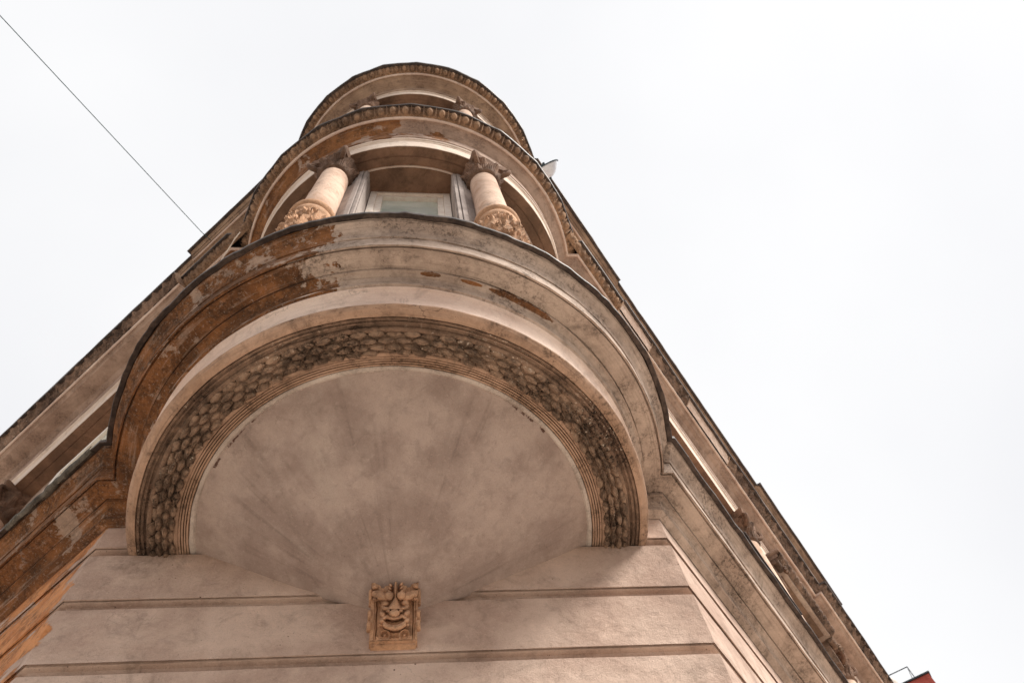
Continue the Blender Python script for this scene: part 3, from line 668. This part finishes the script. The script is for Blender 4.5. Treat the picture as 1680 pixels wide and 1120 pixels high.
# capitals, window hoods and pilasters along both streets
def fpt(side, s, o, z):
    u, n, P0 = (uL, nL, PL0) if side == 'L' else (uR, nR, PR0)
    p = P0 + u * s + n * o; return Vector((p[0], p[1], z))
def faxes(side):
    u, n = (uL, nL) if side == 'L' else (uR, nR)
    return (Vector((u[0], u[1], 0)), Vector((n[0], n[1], 0)), Vector((0, 0, 1)))
def half_column(side, s):
    c = fpt(side, s, .12, 0); col = bpy.data.objects.new('half_column', None); link(col, B)
    n = nL if side == 'L' else nR; face = math.atan2(n[0], -n[1])
    prof = [(.13, 6.25), (.128, 9.22)]; V, F = lathe([(.13, 6.25 + 2.97 * q / 10) for q in range(11)], c, 40); mesh('shaft', V, F, M['shaft'], col)
    capital(col, c, 9.2, 9.64, .13, face, M['cap'], 1.0)
def hood(side, s0, s1):
    g = bpy.data.objects.new('window_hood', None); link(g, B); ax_ = faxes(side); sm = (s0 + s1) / 2; hs_ = (s1 - s0) / 2
    mb = MB(); mb.box(fpt(side, sm, .155, 9.42), hs_ - .16, .155, .05, ax_); mb.box(fpt(side, sm, .17, 9.50), hs_ - .10, .175, .028, ax_)
    mb.box(fpt(side, sm, .185, 9.545), hs_ - .06, .20, .015, ax_); mb.build('hood_slab', M['corn2'], g, smooth=False)
    mb = MB(); mb.box(fpt(side, sm, .15, 9.362), hs_ - .30, .10, .006, ax_); mb.build('hood_panel', M['dark'], g, smooth=False)
    # carved garland on the front of the slab
    ss = np.arange(s0 + .1, s1 - .1, .016); u, n, P0 = (uL, nL, PL0) if side == 'L' else (uR, nR, PR0)
    f = lambda o: np.array([P0 + u * s + n * o for s in ss])
    pr = [(.315 + .075 * math.sin(math.pi * t), 9.44 + .13 * t) for t in np.linspace(0, 1, 12)]
    sweep('garland', pr, f, M['frieze'], g, hfun=leaffrieze(.022, .11), rough=0, ang=50)
    for sgn, se in ((1, s0), (-1, s1)):                       # scrolled consoles with a rosette
        mb = MB(); c = fpt(side, se + sgn * .12, .20, 9.22)
        mb.box(fpt(side, se + sgn * .12, .12, 9.20), .075, .12, .20, ax_)
        for kk in range(9):
            a = 2 * math.pi * kk / 9; p = c + ax_[1] * .12 + ax_[0] * math.cos(a) * .045 + Vector((0, 0, math.sin(a) * .045))
            mb.tube([c + ax_[1] * .11, p + ax_[1] * .02, p + ax_[1] * .005 + (p - c - ax_[1] * .12) * .5], [.012, .018, .006], 7)
        mb.tube([c + ax_[1] * .10, c + ax_[1] * .15], [.02, .012], 8)
        mb.tube([c + ax_[0] * t + ax_[1] * .08 + Vector((0, 0, .14)) for t in (-.085, .085)], .045, 14)
        mb.build('console', M['frieze'], g, ang=50)
    street_window(side, sm, hs_ - .30, ax_)
def street_window(side, sm, hw, ax_):
    w_ = bpy.data.objects.new('window', None); link(w_, B); fr = MB()
    for sg in (-1, 1): fr.box(fpt(side, sm + sg * hw, .012, 8.0), .05, .035, 1.25, ax_)
    fr.box(fpt(side, sm, .012, 9.20), hw - .051, .034, .05, ax_); fr.box(fpt(side, sm, .012, 8.55), hw - .051, .030, .03, ax_); fr.box(fpt(side, sm, .012, 7.5), .03, .028, 1.01, ax_)
    fr.build('frame', M['paint'], w_, smooth=False)
    gl = MB(); gl.box(fpt(side, sm, .008, 8.0), hw - .052, .006, 1.2, ax_); gl.build('pane', M['glass'], w_, smooth=False)
for side, cols, hoods in (('L', (3.50, 6.35, 9.2), ((4.1, 5.8), (6.9, 8.6))), ('R', (3.62, 6.30, 9.0, 11.7, 14.4), ((4.1, 5.85), (6.85, 8.5), (9.5, 11.2), (12.2, 13.9)))):
    for s in cols: half_column(side, s)
    for a, b in hoods: hood(side, a, b)
    street_window(side, 1.95, .60, faxes(side))

# roof above the eaves and closing walls behind
farL = PL0 + uL * SL; farR = PR0 + uR * SR; back = np.array([1.0, 22.0])
poly = [farL + nL * .5, PL0 + nL * .4, np.array([-.9, -1.6]), np.array([1.0, -1.6]), PR0 + nR * .4, farR + nR * .5, back]
V = [(p[0], p[1], 15.25) for p in poly] + [(.5, 8.0, 16.6)]
mesh('roof', V, [(i, (i + 1) % len(poly), len(poly)) for i in range(len(poly))], M['flash'], B, smooth=False)
V = []
for p in (farR, back, farL): V += [(p[0], p[1], .12), (p[0], p[1], 15.2)]
mesh('rear_wall', V, [(0, 2, 3, 1), (2, 4, 5, 3)], M['wall'], B, smooth=False)

# ------------------------------------------------------------------ grotesque bracket under the corbel
MX0, MX1, MY0, MY1 = 415., 890., 1020., 345.       # drawing frame of the face
def face_relief(px, py):
    """height in metres of the carved face, px rightwards, py downwards"""
    def g(cx, cy, sx, sy, a=0, p=2.0):
        c, s = math.cos(a), math.sin(a); x = (px - cx) * c + (py - cy) * s; y = -(px - cx) * s + (py - cy) * c
        return np.clip(1 - (np.abs(x / sx) ** p + np.abs(y / sy) ** p), 0, 1) ** .5
    def line(x0, y0, x1, y1, w):
        dx, dy = x1 - x0, y1 - y0; t = np.clip(((px - x0) * dx + (py - y0) * dy) / (dx * dx + dy * dy), 0, 1)
        return np.clip(1 - (np.hypot(px - x0 - t * dx, py - y0 - t * dy) / w) ** 2, 0, 1) ** .5
    cx = 662.; m = np.abs(px - cx)                                 # both halves share one drawing
    def G(dx, cy, sx, sy, a=0, p=2.0):
        c, s = math.cos(a), math.sin(a); x = (m - dx) * c + (py - cy) * s; y = -(m - dx) * s + (py - cy) * c
        return np.clip(1 - (np.abs(x / sx) ** p + np.abs(y / sy) ** p), 0, 1) ** .5
    def leaf(base, amp, *a):
        q = G(*a); return (base + amp * q) * (q > 0)
    up = np.maximum; h = np.zeros_like(px)
    h = up(h, .024 * (m > 190) * (py > 500))                        # side frames
    h = up(h, .008 + .010 * G(0, 640, 150, 330))
    h = up(h, .040 * G(0, 640, 128, 300, 0, 2.6))                   # head mass
    h = up(h, leaf(.046, .050, 152, 482, 92, 50, -.42))             # outer brow leaves, pointed outwards
    h = up(h, leaf(.040, .040, 196, 520, 34, 20, -.2))
    h = up(h, leaf(.060, .046, 60, 484, 46, 48, .5))                # inner brow leaves
    for yy, xx, sx in ((372, 52, 22), (404, 56, 26), (440, 58, 28)):
        h = up(h, leaf(.044, .036, xx, yy, sx, 15, -.8))
    h = h - .026 * np.exp(-((m - 28 - (py - 350) * .05) / 9) ** 2) * (py < 450)
    h = up(h, leaf(.048, .044, 205, 392, 32, 24, .2)); h = up(h, leaf(.040, .034, 212, 440, 20, 16)); h = up(h, leaf(.036, .03, 214, 474, 16, 12))
    h = h - .030 * np.exp(-((m - 132) / 14) ** 2) * (py < 432)      # locks of hair
    h = up(h, (.088 + .004 * np.sin(py / 20)) * (np.clip(1 - (m / 11) ** 2, 0, 1) ** .5) * (py < 655))   # central rib
    h = up(h, leaf(.030, .046, 100, 562, 42, 44))                   # eyes under the brows
    nb = 16 + 58 * np.clip((py - 505) / 130, 0, 1)
    h = up(h, (.048 + .040 * np.clip(1 - (m / nb) ** 2, 0, 1) ** .6) * (m < nb) * (py > 505) * (py < 640))
    h = up(h, leaf(.050, .034, 88, 628, 44, 24, -.30)); h = up(h, leaf(.046, .026, 116, 606, 26, 16, -.5))   # cheek leaves
    h = up(h, leaf(.056, .034, 58, 660, 24, 20))                    # nostrils
    h = up(h, leaf(.064, .046, 0, 682, 56, 46))                     # tip of the nose
    h = h - .040 * G(38, 650, 9, 12)
    h = up(h, leaf(.044, .036, 122, 690, 30, 42, .5)); h = up(h, leaf(.048, .030, 86, 728, 46, 26, .35))    # moustache curls
    h = up(h, leaf(.054, .026, 0, 738, 88, 26))
    lip = 770 - m * m / 520; h = h - .045 * np.exp(-((py - lip) / 9) ** 2) * (m < 92)                       # open mouth
    h = up(h, .038 * G(0, 776, 16, 9))
    cr_ = 842 - m * m / 300.; h = up(h, (.052 + .034 * np.clip(1 - ((py - cr_) / 34) ** 2, 0, 1) ** .5) * (np.abs(py - cr_) < 34) * (m < 116))
    h = up(h, leaf(.040, .038, 126, 770, 26, 34, .3)); h = up(h, leaf(.036, .030, 130, 812, 24, 20))
    ch = 884 - m * m / 260.; h = h - .034 * np.exp(-((py - ch) / 7) ** 2) * (m < 112)
    q = np.hypot(m - 98, py - 918); h = up(h, (.036 + .014 * np.cos(q / 9.)) * (q < 56) * (py > ch + 4))    # bottom scrolls
    h = up(h, .030 * (py > 945 - m * .12))
    h = h - .014 * (np.exp(-((m - 186) / 4.5) ** 2) + .6 * np.exp(-((m - 205) / 3.) ** 2)) * (py > 505)
    return h
NU, NV = 260, 340
uu = np.linspace(MX0, MX1, NU); vv = np.linspace(MY1, 962, NV); PX, PY = np.meshgrid(uu, vv, indexing='ij')
hm = face_relief(PX + 5 * vnoise(PX / 60, PY / 70), PY + 5 * vnoise(PX / 66, PY / 55, 4.)) * (.92 + .14 * vnoise(PX / 50, PY / 50, 8.)) + .0022 * fbm(PX / 16, PY / 16)
tv = (MY0 - PY) / (MY0 - MY1)                              # 0 bottom .. 1 top
bw = .110 + .006 * tv; bx = .040 + ((PX - MX0) / (MX1 - MX0) * 2 - 1) * bw
bo = .018 + .130 * tv ** 1.2 + .010 * np.sin(tv * 5.5); bz = 4.696 + .306 * tv
nn = np.array([-.66, -.75])                              # front normal in (y,z): leans down to the street
Vf = np.stack([bx, -bo + nn[0] * hm, bz + nn[1] * hm], -1)
mask = bpy.data.objects.new('grotesque_bracket', None); link(mask, B)
mesh('carved_face', Vf.reshape(-1, 3), grid_faces(NU, NV), M['mask'], mask, ang=55)
mb = MB()
for sgn in (-1, 1):
    N = 14; V = []
    for i in range(N + 1):
        t = .09 + .91 * i / N; x = .040 + sgn * (.110 + .006 * t - .0006); o = .018 + .130 * t ** 1.2 + .010 * math.sin(t * 5.5); z = 4.696 + .306 * t
        V += [(x, -o + .004 - .018, z - .004), (x, .03, z)]
    mb.add(V, [(2 * i, 2 * i + 1, 2 * i + 3, 2 * i + 2) for i in range(N)])
    for j, (zz, ro, rz) in enumerate(((4.93, .05, .042), (4.83, .035, .03), (4.76, .026, .024))):   # leaf scrolls on the cheeks
        c = Vector((.040 + sgn * .116, -.075 - (.03 if j == 0 else 0), zz))
        pts = [c + Vector((0, math.cos(a) * ro * (1 - a / 9), math.sin(a) * rz * (1 - a / 9))) for a in np.linspace(0, 7, 22)]
        mb.tube(pts, [.013 * (1 - .5 * q / 21) for q in range(22)], 7)
mb.box((.040, -.014, 4.713), .113, .030, .013); mb.box((.040, -.008, 4.695), .106, .022, .007)
mb.build('bracket_body', M['mask'], mask, ang=40)

# ------------------------------------------------------------------ things fixed on or strung from the building
def tagthing(o, label, cat, group=None):
    o['label'] = label; o['category'] = cat
    if group: o['group'] = group
    return o
# satellite dish
D0 = Vector((1.845, -.795, 13.12)); dn = Vector((-.453, -.767, .36)).normalized()
dish = bpy.data.objects.new('satellite_dish', None); link(dish); dish.location = D0
tagthing(dish, 'small white satellite dish on the right facade above the middle cornice', 'satellite dish')
a_ = dn.orthogonal().normalized(); b_ = dn.cross(a_); V = []; rD = .19
for i in range(13):
    r = rD * i / 12
    for q in range(40):
        t = 2 * math.pi * q / 40; V.append((a_ * math.cos(t) + b_ * math.sin(t) * 1.05) * r + dn * (r * r / rD * .85 - rD * .85))
F = [(i * 40 + q, i * 40 + (q + 1) % 40, (i + 1) * 40 + (q + 1) % 40, (i + 1) * 40 + q) for i in range(12) for q in range(40)]
ob = mesh('reflector', V, F, M['dish'], dish); md = ob.modifiers.new('t', 'SOLIDIFY'); md.thickness = .008
mb = MB(); mb.tube([(a_ * math.cos(t) + b_ * math.sin(t) * 1.05) * rD for t in np.linspace(0, 2 * math.pi, 41)], .010, 6); mb.build('rim', M['rim'], dish)
mb = MB(); mb.tube([-b_ * .16 - dn * .01, -b_ * .10 + dn * .05, dn * .05], .009, 6); mb.tube([dn * .02, dn * .07], .02, 10); mb.build('feed_arm', M['rim'], dish)
wallp = Vector((*(PR0 + uR * -.10 + nR * .0), 13.1)) - D0
mb = MB(); mb.tube([-dn * .13, -dn * .17, Vector((wallp.x, wallp.y, -.12))], .018, 8); mb.build('mounting_arm', M['rim'], dish)
# overhead cable
pA_ = Vector((-3.374, .724, 14.9)); pB_ = Vector((-5.471, -3.022, 13.0)); dd = pB_ - pA_
pts = []
for i in range(60):
    t = i / 59 * 6.0; p = pA_ + dd * t; pts.append(p)
mb = MB(); mb.tube([pA_ + Vector((.12, .12, 0)), *pts], .0060, 6)
o = mb.build('overhead_cable', M['wire']); tagthing(o, 'thin dark cable running up from the left eaves across the sky', 'cable')
# loose wire looped over the left cornice
loop = [Vector(p) for p in ((-1.682, -.610, 9.95), (-1.730, -.552, 9.9), (-1.779, -.470, 9.85), (-1.834, -.389, 9.8), (-1.876, -.314, 9.75))]
mb = MB(); mb.tube(loop, .007, 6); o = mb.build('loose_wire', M['paint']); tagthing(o, 'short pale wire hanging beside the oriel under the left cornice', 'wire')

# ------------------------------------------------------------------ red house across the street
zr = 24.53; c0 = Vector((19.556, 20.083, zr)); e1 = (Vector((18.775, 20.563, zr)) - c0).normalized(); e2 = Vector((-e1.y, e1.x, 0));
if e2.y < 0: e2 = -e2
H = bpy.data.objects.new('red_house', None); link(H); H.location = (c0.x, c0.y, 0)
tagthing(H, 'tall red rendered house with a roof terrace at the bottom right corner', 'building')
L1, L2 = 12.0, 10.0
def hp(a, b, z): return Vector((e1.x * a + e2.x * b, e1.y * a + e2.y * b, z))
V = [hp(0, 0, 0), hp(L1, 0, 0), hp(L1, L2, 0), hp(0, L2, 0), hp(0, 0, zr), hp(L1, 0, zr), hp(L1, L2, zr), hp(0, L2, zr)]
mesh('wall', V, [(0, 1, 5, 4), (1, 2, 6, 5), (2, 3, 7, 6), (3, 0, 4, 7), (4, 5, 6, 7)], M['brick'], H, smooth=False)
mb = MB(); mb.box(hp(L1 / 2, L2 / 2, zr + .02), L1 / 2 + .05, L2 / 2 + .05, .035, (e1, e2, Vector((0, 0, 1)))); mb.build('coping', M['rail'], H, smooth=False)
for fl in range(6):
    for kk in range(5):
        mb = MB(); mb.box(hp(1.4 + kk * 2.2, -.01, 2.2 + fl * 3.7), .5, .05, .85, (e1, e2, Vector((0, 0, 1)))); wn = mb.build('window', M['glass'], H, smooth=False)
rl = MB(); zt = zr + 1.06
ra, rb, rc_ = hp(.45, .55, zt), hp(6.0, .55, zt), hp(.45, 3.5, zt)
rl.tube([rb, ra, rc_], .022, 6)
for a in (.45, 1.75, 3.05, 4.35, 5.65): rl.tube([hp(a, .55, zr), hp(a, .55, zt)], .02, 6)
for b in (1.8, 3.2): rl.tube([hp(.45, b, zr), hp(.45, b, zt)], .02, 6)
rl.build('railing', M['rail'], H)
def chair(a, b, lab):
    ch = bpy.data.objects.new('wicker_chair', None); link(ch); p = hp(a, b, 0) + H.location; ch.location = (p.x, p.y, zr + .057)
    tagthing(ch, lab, 'chair', 'wicker chairs on the roof terrace')
    mb = MB(); V = []
    for q in range(17):
        t = math.pi * q / 16
        for z in np.linspace(.42, 1.05, 6): V.append((e1 * math.cos(t) * .34 - e2 * math.sin(t) * .30) * (1 + (z - .42) * .25) + Vector((0, 0, z - .12 * abs(math.cos(t)) * (z > .6))))
    mb.add(V, [tuple(f) for f in grid_faces(17, 6)]); bk = mb.build('backrest', M['wicker'], ch); md = bk.modifiers.new('t', 'SOLIDIFY'); md.thickness = .04
    mb = MB(); mb.box((0, 0, .40), .32, .27, .045, (e1, e2, Vector((0, 0, 1)))); mb.build('seat', M['wicker'], ch, smooth=False)
    for x in (-.26, .26):
        for y in (-.2, .2):
            mb = MB(); mb.tube([e1 * x + e2 * y, e1 * x + e2 * y + Vector((0, 0, .37))], .022, 6); mb.build('leg', M['wicker'], ch)
chair(1.45, .95, 'pale wicker chair nearer the railing corner on the red roof terrace'); chair(2.3, .95, 'pale wicker chair farther from the railing corner on the red roof terrace')
pt = hp(2.0, .75, 0) + H.location
pl = bpy.data.objects.new('potted_shrub', None); link(pl); pl.location = (pt.x, pt.y, zr + .057)
tagthing(pl, 'bare twiggy shrub in a pot behind the roof terrace railing', 'plant')
V, F = lathe([(.0, 0), (.14, 0), (.18, .32), (.15, .33), (.0, .30)], (0, 0), 20); mesh('pot', V, F, M['brick'], pl)
mb = MB(); rnd = random.Random(3)
mb.tube([(0, 0, .28), (.01, 0, .8), (0, .02, 1.15)], [.016, .012, .008], 6)
for q in range(16):
    z = .7 + .5 * rnd.random(); a = rnd.random() * 6.28; l = .15 + .2 * rnd.random()
    mb.tube([(0, 0, z), (math.cos(a) * l * .5, math.sin(a) * l * .5, z + .12), (math.cos(a) * l, math.sin(a) * l, z + .17 + .1 * rnd.random())], [.007, .005, .003], 5)
mb.build('twigs', M['twig'], pl)
